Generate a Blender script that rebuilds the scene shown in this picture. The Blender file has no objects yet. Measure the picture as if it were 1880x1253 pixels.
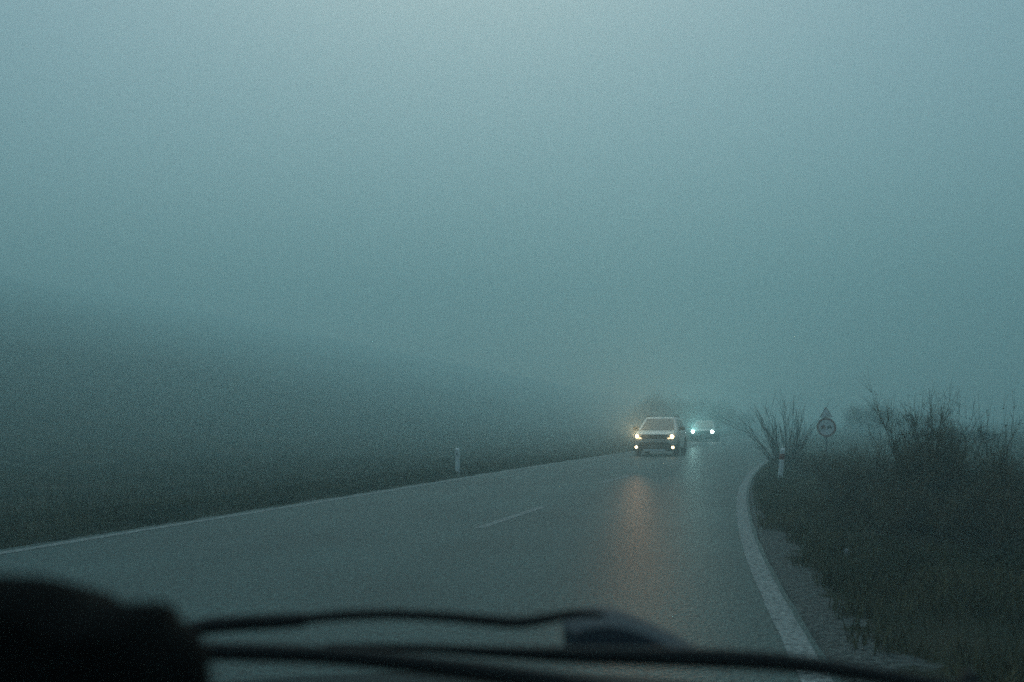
import bpy, math, random
import numpy as np
from mathutils import Vector, Matrix

random.seed(7)
rng = np.random.default_rng(7)
C = bpy.context.scene.collection
S = bpy.context.scene

# ------------------------------------------------------------------ camera
CAM_H = 1.5
F = 1845.0
PITCH = math.atan(145.5 / F)
cam_d = bpy.data.cameras.new('camera')
cam = bpy.data.objects.new('camera', cam_d)
C.objects.link(cam)
cam.location = (0, 0, CAM_H)
cam.rotation_euler = (math.pi / 2 + PITCH, 0, 0)
cam_d.sensor_width = 36
cam_d.lens = 36 * F / 1880
cam_d.clip_start = 0.05
cam_d.clip_end = 2000
cam_d.dof.use_dof = True
cam_d.dof.focus_distance = 38
cam_d.dof.aperture_fstop = 2.7
S.camera = cam


def ray(u, v):
    cx, cy = (u - 940) / F, (626.5 - v) / F
    return (cx, math.cos(PITCH) - cy * math.sin(PITCH), math.sin(PITCH) + cy * math.cos(PITCH))


def gp(u, v, z=0.0):
    r = ray(u, v)
    t = (z - CAM_H) / r[2]
    return (r[0] * t, r[1] * t)


def at(u, v, d):
    r = ray(u, v)
    t = d / r[1]
    return Vector((r[0] * t, d, CAM_H + r[2] * t))


# ------------------------------------------------------------------ helpers
def tag(o, label=None, cat=None, group=None, kind=None):
    if label: o['label'] = label
    if cat: o['category'] = cat
    if group: o['group'] = group
    if kind: o['kind'] = kind
    return o


def empty(name, loc, rz=0.0):
    o = bpy.data.objects.new(name, None)
    C.objects.link(o)
    o.location = loc
    o.rotation_euler = (0, 0, rz)
    o.empty_display_size = 0.2
    return o


class MB:
    def __init__(self):
        self.v, self.f = [], []

    def add(self, vs, fs):
        n = len(self.v)
        self.v += [tuple(p) for p in vs]
        self.f += [tuple(i + n for i in q) for q in fs]

    def loft(self, rings, cap=True, closed=True):
        n = len(rings[0])
        vs = [p for r in rings for p in r]
        fs = []
        for i in range(len(rings) - 1):
            for j in range(n if closed else n - 1):
                k = (j + 1) % n
                fs.append((i * n + j, i * n + k, (i + 1) * n + k, (i + 1) * n + j))
        if cap:
            fs.append(tuple(reversed(range(n))))
            fs.append(tuple((len(rings) - 1) * n + j for j in range(n)))
        self.add(vs, fs)
        return self

    def box(self, x0, x1, y0, y1, z0, z1, r=0.0):
        if r <= 0:
            self.add([(x0, y0, z0), (x1, y0, z0), (x1, y1, z0), (x0, y1, z0), (x0, y0, z1), (x1, y0, z1), (x1, y1, z1), (x0, y1, z1)],
                     [(0, 3, 2, 1), (4, 5, 6, 7), (0, 1, 5, 4), (1, 2, 6, 5), (2, 3, 7, 6), (3, 0, 4, 7)])
        else:
            def ring(y, g):
                pts = []
                for (cx, cz, a0) in ((x1 - r, z1 - r, 0), (x0 + r, z1 - r, 90), (x0 + r, z0 + r, 180), (x1 - r, z0 + r, 270)):
                    for a in (0, 30, 60, 90):
                        t = math.radians(a0 + a)
                        pts.append((cx + (r - g) * math.cos(t), y, cz + (r - g) * math.sin(t)))
                return pts
            e = min(r * 0.6, (y1 - y0) * 0.4)
            self.loft([ring(y0, e), ring(y0 + e, 0), ring(y1 - e, 0), ring(y1, e)])
        return self

    def tube(self, pts, rad, n=8, squash=1.0):
        pts = [Vector(p) for p in pts]
        rad = rad if isinstance(rad, (list, tuple)) else [rad] * len(pts)
        rings = []
        for i, p in enumerate(pts):
            d = (pts[min(i + 1, len(pts) - 1)] - pts[max(i - 1, 0)]).normalized()
            up = Vector((0, 0, 1)) if abs(d.z) < 0.9 else Vector((1, 0, 0))
            a = d.cross(up).normalized()
            b = a.cross(d)
            rings.append([p + a * math.cos(2 * math.pi * k / n) * rad[i] + b * math.sin(2 * math.pi * k / n) * rad[i] * squash for k in range(n)])
        return self.loft(rings)

    def disc(self, c, axis, r, h, n=24, r2=None):
        """a closed drum from c along axis by h"""
        axis = Vector(axis).normalized()
        c = Vector(c)
        return self.tube([c, c + axis * h], [r, r2 if r2 else r], n)

    def build(self, name, mat, parent=None, smooth=False):
        me = bpy.data.meshes.new(name)
        me.from_pydata([tuple(p) for p in self.v], [], self.f)
        me.validate()
        import bmesh
        bm = bmesh.new(); bm.from_mesh(me)
        bmesh.ops.recalc_face_normals(bm, faces=bm.faces)
        bm.to_mesh(me); bm.free()
        if smooth:
            me.shade_smooth()
            me.set_sharp_from_angle(angle=math.radians(38))
        me.materials.append(mat)
        o = bpy.data.objects.new(name, me)
        C.objects.link(o)
        o.parent = parent
        return o


def np_mesh(name, verts, faces, mat, parent=None, nside=None):
    """verts (n,3) array, faces (m,k) array, all k-gons"""
    me = bpy.data.meshes.new(name)
    verts = np.asarray(verts, dtype=np.float32)
    faces = np.asarray(faces, dtype=np.int32)
    m, k = faces.shape
    me.vertices.add(len(verts)); me.vertices.foreach_set('co', verts.ravel())
    me.loops.add(m * k); me.loops.foreach_set('vertex_index', faces.ravel())
    me.polygons.add(m)
    me.polygons.foreach_set('loop_start', np.arange(0, m * k, k, dtype=np.int32))
    me.update(calc_edges=True)
    me.materials.append(mat)
    o = bpy.data.objects.new(name, me)
    C.objects.link(o)
    o.parent = parent
    return o


# ------------------------------------------------------------------ materials
def mat(name, col, rough=0.8, spec=0.3, metal=0.0, noise=None, bump=None, coat=0.0):
    """noise = (scale, other colour, contrast)  bump = (scale, strength)"""
    m = bpy.data.materials.new(name)
    m.use_nodes = True
    nt = m.node_tree
    b = nt.nodes['Principled BSDF']
    b.inputs['Base Color'].default_value = (*col, 1)
    b.inputs['Roughness'].default_value = rough
    b.inputs['Specular IOR Level'].default_value = spec
    b.inputs['Metallic'].default_value = metal
    b.inputs['Coat Weight'].default_value = coat
    tc = nt.nodes.new('ShaderNodeTexCoord')
    if noise:
        n = nt.nodes.new('ShaderNodeTexNoise'); n.inputs['Scale'].default_value = noise[0]; n.inputs['Detail'].default_value = 6
        nt.links.new(tc.outputs['Object'], n.inputs['Vector'])
        r = nt.nodes.new('ShaderNodeValToRGB')
        mid = 0.44 if name == 'worn_line_paint' else 0.5
        r.color_ramp.elements[0].position = mid - noise[2]; r.color_ramp.elements[1].position = mid + noise[2]
        r.color_ramp.elements[0].color = (*col, 1); r.color_ramp.elements[1].color = (*noise[1], 1)
        nt.links.new(n.outputs['Fac'], r.inputs['Fac'])
        nt.links.new(r.outputs['Color'], b.inputs['Base Color'])
    if bump:
        n = nt.nodes.new('ShaderNodeTexNoise'); n.inputs['Scale'].default_value = bump[0]; n.inputs['Detail'].default_value = 4
        nt.links.new(tc.outputs['Object'], n.inputs['Vector'])
        bp = nt.nodes.new('ShaderNodeBump'); bp.inputs['Strength'].default_value = bump[1]; bp.inputs['Distance'].default_value = 0.02
        nt.links.new(n.outputs['Fac'], bp.inputs['Height'])
        nt.links.new(bp.outputs['Normal'], b.inputs['Normal'])
    return m


def lamp_mat(name, col, strength):
    m = bpy.data.materials.new(name)
    m.use_nodes = True
    nt = m.node_tree
    nt.nodes.remove(nt.nodes['Principled BSDF'])
    e = nt.nodes.new('ShaderNodeEmission')
    e.inputs['Color'].default_value = (*col, 1); e.inputs['Strength'].default_value = strength
    nt.links.new(e.outputs[0], nt.nodes['Material Output'].inputs['Surface'])
    return m


M = {}
M['silver'] = mat('silver_paint', (0.68, 0.65, 0.58), 0.45, 0.5, 0.1, coat=0.2)
M['dark_paint'] = mat('dark_green_paint', (0.05, 0.09, 0.09), 0.35, 0.5, 0.0, coat=0.5)
M['plastic'] = mat('black_plastic', (0.012, 0.012, 0.012), 0.7, 0.2, noise=(40, (0.018, 0.018, 0.018), 0.2))
M['grille'] = mat('grille_black', (0.012, 0.012, 0.012), 0.5, 0.4)
M['chrome'] = mat('chrome', (0.7, 0.7, 0.7), 0.4, 0.5, 0.4)
M['glass'] = mat('dark_car_glass', (0.012, 0.014, 0.015), 0.2, 0.3)
M['tyre'] = mat('tyre_rubber', (0.015, 0.015, 0.015), 0.85, 0.2)
M['rim'] = mat('rim_grey', (0.2, 0.2, 0.2), 0.4, 0.5, 0.7)
M['plate'] = mat('plate_white', (0.16, 0.16, 0.16), 0.5, 0.4)
M['lens_off'] = mat('lamp_glass', (0.25, 0.25, 0.24), 0.1, 0.5)
M['warm_lamp'] = lamp_mat('warm_lamp', (1.0, 0.70, 0.34), 5)
M['warm_fog_lamp'] = lamp_mat('warm_fog_lamp', (1.0, 0.76, 0.44), 4)
M['cool_lamp'] = lamp_mat('cool_lamp', (0.75, 1.0, 0.98), 30)
M['interior_black'] = mat('interior_black', (0.006, 0.006, 0.006), 1.0, 0.05, bump=(200, 0.2))
M['wiper_black'] = mat('wiper_black', (0.018, 0.018, 0.018), 0.7, 0.2)
M['bonnet'] = mat('bonnet_paint', (0.025, 0.04, 0.042), 0.85, 0.06, coat=0.0)
M['dome'] = mat('reflection_dome_tone', (0.06, 0.07, 0.08), 0.8, 0.2)  # dim tone of the added dome that stands for a reflection
M['post_white'] = mat('post_white', (0.85, 0.85, 0.82), 0.6, 0.3, noise=(9, (0.7, 0.7, 0.66), 0.25))
M['post_black'] = mat('post_band', (0.30, 0.05, 0.04), 0.6, 0.3)
M['reflector_red'] = mat('reflector_red', (0.25, 0.03, 0.02), 0.3, 0.5)
M['sign_white'] = mat('sign_white', (0.9, 0.9, 0.88), 0.6, 0.3, noise=(6, (0.8, 0.8, 0.78), 0.25))
M['sign_red'] = mat('sign_red', (0.40, 0.19, 0.17), 0.5, 0.3)
M['sign_black'] = mat('sign_black', (0.16, 0.16, 0.16), 0.6, 0.3)
M['sign_pale_red'] = mat('sign_pale_red', (0.45, 0.30, 0.28), 0.6, 0.2)
M['steel'] = mat('galvanised_steel', (0.22, 0.22, 0.22), 0.55, 0.4, 0.6)
M['bark'] = mat('bark', (0.022, 0.019, 0.015), 0.9, 0.1, noise=(20, (0.038, 0.031, 0.024), 0.2))
M['twig'] = mat('twig', (0.020, 0.018, 0.011), 0.9, 0.1, noise=(2.2, (0.21, 0.16, 0.095), 0.17))  # pale patches: lighter twigs, plus the clumps' shading put into the colour
M['dead_leaf'] = mat('dead_leaf', (0.03, 0.027, 0.015), 0.9, 0.1, noise=(2.5, (0.06, 0.046, 0.024), 0.25))
M['grass'] = mat('grass_blade', (0.028, 0.034, 0.015), 0.9, 0.1, noise=(0.9, (0.17, 0.135, 0.070), 0.2))
M['line'] = mat('worn_line_paint', (0.07, 0.078, 0.076), 0.85, 0.15, noise=(22, (0.28, 0.30, 0.29), 0.13))
M['stone'] = mat('pale_stone', (0.3, 0.3, 0.28), 0.9, 0.2)


# --- asphalt
def asphalt():
    m = bpy.data.materials.new('asphalt')
    m.use_nodes = True
    nt = m.node_tree; L = nt.links
    b = nt.nodes['Principled BSDF']
    tc = nt.nodes.new('ShaderNodeTexCoord')
    n1 = nt.nodes.new('ShaderNodeTexNoise'); n1.inputs['Scale'].default_value = 16; n1.inputs['Detail'].default_value = 8; n1.inputs['Roughness'].default_value = 0.75
    n2 = nt.nodes.new('ShaderNodeTexNoise'); n2.inputs['Scale'].default_value = 0.35; n2.inputs['Detail'].default_value = 5
    v = nt.nodes.new('ShaderNodeTexVoronoi'); v.inputs['Scale'].default_value = 35
    for n in (n1, n2, v): L.new(tc.outputs['Object'], n.inputs['Vector'])
    r1 = nt.nodes.new('ShaderNodeValToRGB')
    r1.color_ramp.elements[0].position = 0.36; r1.color_ramp.elements[1].position = 0.64
    r1.color_ramp.elements[0].color = (0.009, 0.018, 0.018, 1); r1.color_ramp.elements[1].color = (0.062, 0.124, 0.121, 1)
    L.new(n1.outputs['Fac'], r1.inputs['Fac'])
    r2 = nt.nodes.new('ShaderNodeValToRGB')
    r2.color_ramp.elements[0].position = 0.3; r2.color_ramp.elements[1].position = 0.7
    r2.color_ramp.elements[0].color = (0.74, 0.74, 0.74, 1); r2.color_ramp.elements[1].color = (1.2, 1.2, 1.18, 1)
    L.new(n2.outputs['Fac'], r2.inputs['Fac'])
    mx = nt.nodes.new('ShaderNodeMix'); mx.data_type = 'RGBA'; mx.blend_type = 'MULTIPLY'; mx.inputs['Factor'].default_value = 1
    L.new(r1.outputs['Color'], mx.inputs['A']); L.new(r2.outputs['Color'], mx.inputs['B'])
    # polished wheel tracks along each lane
    la = nt.nodes.new('ShaderNodeAttribute'); la.attribute_name = 'lateral'
    tr = nt.nodes.new('ShaderNodeValToRGB'); el = tr.color_ramp.elements
    el[0].position = 0.0; el[0].color = (0.95, 0.95, 0.95, 1); el[1].position = 1.0; el[1].color = (0.95, 0.95, 0.95, 1)
    for p_, c_ in ((0.12, 0.96), (0.18, 0.84), (0.25, 1.04), (0.34, 0.86), (0.46, 1.06), (0.54, 1.04), (0.62, 0.86), (0.72, 1.05), (0.82, 0.84), (0.90, 0.98)):
        e_ = el.new(p_); e_.color = (c_, c_, c_, 1)
    L.new(la.outputs['Fac'], tr.inputs['Fac'])
    m2 = nt.nodes.new('ShaderNodeMix'); m2.data_type = 'RGBA'; m2.blend_type = 'MULTIPLY'; m2.inputs['Factor'].default_value = 1
    L.new(mx.outputs['Result'], m2.inputs['A']); L.new(tr.outputs['Color'], m2.inputs['B'])
    L.new(m2.outputs['Result'], b.inputs['Base Color'])
    b.inputs['Roughness'].default_value = 0.56
    b.inputs['Specular IOR Level'].default_value = 0.13
    bp = nt.nodes.new('ShaderNodeBump'); bp.inputs['Strength'].default_value = 0.45; bp.inputs['Distance'].default_value = 0.012
    L.new(v.outputs['Distance'], bp.inputs['Height']); L.new(bp.outputs['Normal'], b.inputs['Normal'])
    return m


# --- verge and fields: gravel close to the right edge of the road, rough grass elsewhere
def ground_mat():
    m = bpy.data.materials.new('ground')
    m.use_nodes = True
    nt = m.node_tree; L = nt.links
    b = nt.nodes['Principled BSDF']
    b.inputs['Roughness'].default_value = 0.95; b.inputs['Specular IOR Level'].default_value = 0.1
    tc = nt.nodes.new('ShaderNodeTexCoord')
    n1 = nt.nodes.new('ShaderNodeTexNoise'); n1.inputs['Scale'].default_value = 0.6; n1.inputs['Detail'].default_value = 8
    n2 = nt.nodes.new('ShaderNodeTexNoise'); n2.inputs['Scale'].default_value = 2.2; n2.inputs['Detail'].default_value = 7
    n3 = nt.nodes.new('ShaderNodeTexNoise'); n3.inputs['Scale'].default_value = 18; n3.inputs['Detail'].default_value = 8; n3.inputs['Roughness'].default_value = 0.7
    for n in (n1, n2, n3): L.new(tc.outputs['Object'], n.inputs['Vector'])
    r = nt.nodes.new('ShaderNodeValToRGB')
    e = r.color_ramp.elements
    e[0].position = 0.34; e[0].color = (0.009, 0.013, 0.006, 1)
    e[1].position = 0.66; e[1].color = (0.046, 0.036, 0.019, 1)
    x = e.new(0.5); x.color = (0.024, 0.028, 0.014, 1)
    L.new(n1.outputs['Fac'], r.inputs['Fac'])
    g = nt.nodes.new('ShaderNodeValToRGB')
    g.color_ramp.elements[0].position = 0.38; g.color_ramp.elements[1].position = 0.62
    g.color_ramp.elements[0].color = (0.028, 0.031, 0.030, 1); g.color_ramp.elements[1].color = (0.17, 0.18, 0.17, 1)
    L.new(n3.outputs['Fac'], g.inputs['Fac'])
    at_ = nt.nodes.new('ShaderNodeAttribute'); at_.attribute_name = 'gravel'
    # ragged edge: the gravel weight is shifted by noise and then cut
    ad = nt.nodes.new('ShaderNodeMath'); ad.operation = 'ADD'
    ms = nt.nodes.new('ShaderNodeMath'); ms.operation = 'MULTIPLY_ADD'
    ms.inputs[1].default_value = 1.4; ms.inputs[2].default_value = -0.7
    L.new(n2.outputs['Fac'], ms.inputs[0])
    L.new(at_.outputs['Fac'], ad.inputs[0]); L.new(ms.outputs[0], ad.inputs[1])
    cut = nt.nodes.new('ShaderNodeMapRange'); cut.inputs['From Min'].default_value = 0.42; cut.inputs['From Max'].default_value = 0.58
    L.new(ad.outputs[0], cut.inputs['Value'])
    mx = nt.nodes.new('ShaderNodeMix'); mx.data_type = 'RGBA'
    L.new(cut.outputs['Result'], mx.inputs['Factor']); L.new(r.outputs['Color'], mx.inputs['A']); L.new(g.outputs['Color'], mx.inputs['B'])
    L.new(mx.outputs['Result'], b.inputs['Base Color'])
    bp = nt.nodes.new('ShaderNodeBump'); bp.inputs['Strength'].default_value = 0.8; bp.inputs['Distance'].default_value = 0.06
    L.new(n3.outputs['Fac'], bp.inputs['Height']); L.new(bp.outputs['Normal'], b.inputs['Normal'])
    return m


# ------------------------------------------------------------------ road lines
def line_fn(pix, before, after, y_end=470.0):
    p = [gp(u, v) for u, v in pix]
    y0, x0 = p[0][1], p[0][0]
    y1, x1 = p[-1][1], p[-1][0]
    ys = [-40.0] + [q[1] for q in p] + [y_end]
    xs = [x0 - (y0 + 40) * before] + [q[0] for q in p] + [x1 + (y_end - y1) * after]
    # smooth: sample, then box-filter
    yy = np.arange(-40, y_end, 0.25)
    xx = np.interp(yy, ys, xs)
    for _ in range(3):
        k = 17
        pad = np.pad(xx, k // 2, mode='reflect', reflect_type='odd')
        xx = np.convolve(pad, np.ones(k) / k, mode='valid')
    return lambda y: np.interp(y, yy, xx)


XL = line_fn([(0, 1018), (260, 974), (530, 932), (840, 881), (1000, 855), (1160, 830.5), (1380, 796)], 0.31, 0.32)
XR = line_fn([(1444, 1200), (1413, 1130), (1378, 1060), (1359, 1000), (1351, 950), (1352, 905), (1369, 872), (1395, 851), (1415, 841.5)], 0.16, 0.325)
COS = math.cos(math.radians(17.5))


def vnoise(x, y, seed=0):
    """cheap smooth pseudo noise, about -1..1"""
    r = np.random.default_rng(100 + seed)
    s = 0
    for k in range(7):
        a = r.uniform(0, 2 * math.pi); f = r.uniform(0.6, 1.6); ph = r.uniform(0, 6.28)
        s = s + np.sin((x * math.cos(a) + y * math.sin(a)) * f + ph)
    return s / 3.2


def h_left(s, x, y):
    h = np.interp(s, [0, 0.3, 1.5, 5, 13, 24, 36, 70, 300, 340], [0.0, 0.03, 0.02, -0.10, -0.05, 0.7, 2.8, 9.7, 58.0, 61.0])
    return h + vnoise(x * 1.5, y * 1.5, 1) * 0.04 * np.clip(s, 0, 1) + vnoise(x * 0.09, y * 0.09, 2) * np.clip((s - 12) / 40, 0, 1) * 0.35


def h_right(s, x, y):
    h = np.interp(s, [0, 0.5, 1.2, 3, 8, 25, 90, 200, 340], [0.0, -0.01, 0.08, 0.20, 0.25, 0.5, 1.7, 4.5, 7.5])
    return h + vnoise(x * 1.7, y * 1.7, 3) * 0.05 * np.clip(s - 0.4, 0, 1) + vnoise(x * 0.1, y * 0.1, 4) * np.clip((s - 10) / 60, 0, 1) * 0.7


def gz(x, y):
    """ground height at a point outside the road"""
    sl = (float(XL(y)) - 0.22 - x) * COS
    sr = (x - float(XR(y)) - 0.22) * COS
    if sl > 0: return float(h_left(sl, x, y))
    if sr > 0: return float(h_right(sr, x, y))
    return 0.0


def geo(a, b, n):
    return list(np.geomspace(a, b, n))


rows = np.array(list(np.arange(-14, 4, 1.0)) + list(np.arange(4, 34, 0.3)) + list(np.arange(34, 60, 0.8)) + geo(60, 455, 56))
offs = np.array([0, 0.08, 0.16, 0.25, 0.35, 0.45, 0.55, 0.65, 0.78, 0.9, 1.05, 1.2, 1.4, 1.6, 1.85, 2.1, 2.4, 2.8, 3.2, 3.7, 4.2, 4.8, 5.5, 6.3, 7.2] + geo(8.2, 325, 46))
V, GR = [], []
for y in rows:
    xl, xr = float(XL(y)) - 0.22, float(XR(y)) + 0.22
    x = np.concatenate([xl - offs[::-1] / COS, np.linspace(xl, xr, 6)[1:-1], xr + offs / COS])
    z = np.concatenate([h_left(offs[::-1], xl - offs[::-1] / COS, y), np.full(4, -0.03), h_right(offs, xr + offs / COS, y)])
    n = len(offs)
    z[n - 1] = -0.03; z[n + 4] = -0.03
    wid = 0.44 if y < 13 else max(0.08, 0.44 - (y - 13) * 0.045)
    g = np.zeros(len(x))
    g[n + 4:] = np.clip(1.0 - 0.5 * offs / wid, -1, 1)
    g[:n] = np.clip(0.75 - 0.5 * offs[::-1] / 0.12, -1, 1)
    V.append(np.stack([x, np.full(len(x), y), z], 1)); GR.append(g)
nc = V[0].shape[0]
V = np.concatenate(V); GR = np.concatenate(GR)
idx = np.arange(len(rows) * nc).reshape(len(rows), nc)
Fq = np.stack([idx[:-1, :-1], idx[:-1, 1:], idx[1:, 1:], idx[1:, :-1]], -1).reshape(-1, 4)
ground = np_mesh('ground', V, Fq, ground_mat())
a = ground.data.attributes.new('gravel', 'FLOAT', 'POINT'); a.data.foreach_set('value', GR.astype(np.float32))
ground.data.shade_smooth()
tag(ground, kind='structure')

ry = np.array(list(np.arange(-14, 60, 0.4)) + geo(60, 450, 60))
V = []
for y in ry:
    V.append(np.stack([np.linspace(float(XL(y)) - 0.26 + 0.04 * math.sin(y * 5.1) + 0.03 * math.sin(y * 13), float(XR(y)) + 0.23 + 0.006 * math.sin(y * 3.3), 9), np.full(9, y), np.full(9, 0.004)], 1))
V = np.concatenate(V); idx = np.arange(len(ry) * 9).reshape(len(ry), 9)
Fq = np.stack([idx[:-1, :-1], idx[:-1, 1:], idx[1:, 1:], idx[1:, :-1]], -1).reshape(-1, 4)
road = np_mesh('road', V, Fq, asphalt()); tag(road, kind='structure')
a = road.data.attributes.new('lateral', 'FLOAT', 'POINT'); a.data.foreach_set('value', np.tile(np.linspace(0, 1, 9), len(ry)).astype(np.float32))


def strip(name, fn, y0, y1, w0, w1, step=0.3, wob=0.0):
    ys = np.arange(y0, y1 + 1e-6, step) if y1 - y0 < 80 else np.array(list(np.arange(y0, 60, step)) + geo(60, y1, 60))
    vs = []
    for y in ys:
        x = float(fn(y))
        vs.append((x + w0 + wob * math.sin(y * 7.3) + wob * math.sin(y * 17.1), y, 0.008)); vs.append((x + w1 + wob * math.sin(y * 6.1 + 2), y, 0.008))
    n = len(ys)
    fs = [(2 * i, 2 * i + 1, 2 * i + 3, 2 * i + 2) for i in range(n - 1)]
    o = np_mesh(name, vs, fs, M['line']); tag(o, kind='structure')
    return o


strip('edge_line', XL, -10, 200, -0.09, 0.09, wob=0.004)
strip('edge_line', XR, -10, 200, 0.0, 0.18, wob=0.003)
dash_pts = [gp(878, 971), gp(1000, 930), gp(1103, 888), gp(1147, 876)]
cl = np.polyfit([p[1] for p in dash_pts], [p[0] for p in dash_pts], 2)
XC = lambda y: float(np.interp(y, [-20, dash_pts[0][1], dash_pts[1][1], dash_pts[2][1], dash_pts[3][1], 300],
                               [dash_pts[0][0] - (dash_pts[0][1] + 20) * 0.27, dash_pts[0][0], dash_pts[1][0], dash_pts[2][0], dash_pts[3][0], dash_pts[3][0] + (300 - dash_pts[3][1]) * 0.32]))
per = dash_pts[2][1] - dash_pts[0][1]
for k in range(-2, 7):
    y0 = dash_pts[0][1] + k * per
    strip('centre_line', XC, y0, y0 + dash_pts[1][1] - dash_pts[0][1], -0.08, 0.08, step=0.35, wob=0.004)

# ------------------------------------------------------------------ grass
def blades(n, xs, ys, hmin, hmax):
    """n blades at xs, ys: bent slips of grass"""
    z = np.array([gz(x, y) for x, y in zip(xs, ys)])
    h = rng.uniform(hmin, hmax, n); a = rng.uniform(0, 2 * math.pi, n); w = rng.uniform(0.004, 0.009, n)
    lean = rng.uniform(0.1, 0.9, n) * h; la = rng.uniform(0, 2 * math.pi, n)
    p0 = np.stack([xs - np.cos(a) * w, ys - np.sin(a) * w, z - 0.02], 1)
    p1 = np.stack([xs + np.cos(a) * w, ys + np.sin(a) * w, z - 0.02], 1)
    mx, my = xs + np.cos(la) * lean * 0.35, ys + np.sin(la) * lean * 0.35
    p2 = np.stack([mx + np.cos(a) * w * 0.8, my + np.sin(a) * w * 0.8, z + h * 0.6], 1)
    p3 = np.stack([mx - np.cos(a) * w * 0.8, my - np.sin(a) * w * 0.8, z + h * 0.6], 1)
    p4 = np.stack([xs + np.cos(la) * lean + np.cos(a) * 0.001, ys + np.sin(la) * lean + np.sin(a) * 0.001, z + h], 1)
    p5 = np.stack([xs + np.cos(la) * lean - np.cos(a) * 0.001, ys + np.sin(la) * lean - np.sin(a) * 0.001, z + h], 1)
    v = np.stack([p0, p1, p2, p3, p4, p5], 1).reshape(-1, 3)
    i = np.arange(n)[:, None] * 6
    f = np.concatenate([i + np.array([0, 1, 2, 3]), i + np.array([3, 2, 4, 5])], 0)
    return v, f


def field(n, side, y0, y1, s0, s1, h0, h1, pw=1.0, clump=0.25, ragged=0.3):
    ys = y0 + (y1 - y0) * rng.random(n) ** 1.3
    s = s0 + (s1 - s0) * rng.random(n) ** pw
    # ragged inner border and clumps
    edge = s0 + ragged * (0.5 + 0.5 * vnoise(ys * 3.1, ys * 0.7, 9))
    keep = (s > edge + np.abs(rng.normal(0, 0.07, n)) - 0.12 * rng.random(n) ** 4) & (vnoise(ys * 2.3, s * 2.3, 11) + rng.normal(0, 0.5, n) > -clump)
    ys, s = ys[keep], s[keep]
    xs = np.array([float(XL(y)) - 0.22 - q / COS if side < 0 else float(XR(y)) + 0.22 + q / COS for y, q in zip(ys, s)])
    return blades(len(xs), xs, ys, h0, h1)


gv, gf, off = [], [], 0
for args in ((75000, 1, 4.0, 24, 0.22, 6.5, 0.04, 0.18, 1.5, 0.5, 0.42), (14000, 1, 14, 40, 0.06, 3.0, 0.06, 0.24, 1.2, 0.6, 0.1),
             (30000, -1, 7, 40, 0.0, 2.2, 0.04, 0.15, 1.3, 0.5, 0.18), (22000, -1, 9, 40, 1.2, 14, 0.08, 0.28, 1.0, 0.2, 0.3)):
    v, f = field(*args)
    gv.append(v); gf.append(f + off); off += len(v)
grass = np_mesh('grass', np.concatenate(gv), np.concatenate(gf), M['grass'])
tag(grass, 'rough dark winter grass on both verges of the road', 'grass', kind='stuff')


# ------------------------------------------------------------------ bare bushes
def twig_tubes(segs, n=3):
    """segs: list of (p0, p1, r0, r1) -> arrays of thin prisms"""
    P0 = np.array([s[0] for s in segs]); P1 = np.array([s[1] for s in segs])
    R0 = np.array([s[2] for s in segs])[:, None]; R1 = np.array([s[3] for s in segs])[:, None]
    d = P1 - P0; d /= np.linalg.norm(d, axis=1, keepdims=True) + 1e-9
    ref = np.where(np.abs(d[:, 2:3]) < 0.9, np.array([[0, 0, 1.0]]), np.array([[1.0, 0, 0]]))
    a = np.cross(d, ref); a /= np.linalg.norm(a, axis=1, keepdims=True) + 1e-9
    b = np.cross(a, d)
    vs = []
    for k in range(n):
        t = 2 * math.pi * k / n
        vs.append(P0 + (a * math.cos(t) + b * math.sin(t)) * R0)
    for k in range(n):
        t = 2 * math.pi * k / n
        vs.append(P1 + (a * math.cos(t) + b * math.sin(t)) * R1)
    v = np.stack(vs, 1).reshape(-1, 3)
    i = np.arange(len(segs))[:, None] * 2 * n
    f = np.concatenate([i + np.array([k, (k + 1) % n, n + (k + 1) % n, n + k]) for k in range(n)], 0)
    return v, f


def grow(p, d, length, r, depth, segs, tips, rnd, spread, nchild, up=0.25, nseg=4, wob=0.10):
    p = np.array(p, float); d = np.array(d, float)
    step = length / nseg
    for i in range(nseg):
        d = d + rnd.normal(0, wob, 3) + np.array([0, 0, up * 0.12])
        d /= np.linalg.norm(d)
        q = p + d * step
        r1 = r * (1 - 0.8 * (i + 1) / nseg) + 0.0007
        segs[min(depth, 1)].append((p, q, r * (1 - 0.8 * i / nseg) + 0.0007, r1))
        if depth < len(nchild):
            for _ in range(rnd.poisson(nchild[depth] / nseg)):
                dd = d + rnd.normal(0, spread, 3); dd /= np.linalg.norm(dd)
                grow(q, dd, length * rnd.uniform(0.35, 0.62), max(r1 * 0.6, 0.0016), depth + 1, segs, tips, rnd, spread, nchild, up, 3, wob)
        p = q
        tips.append((p, d))


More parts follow.
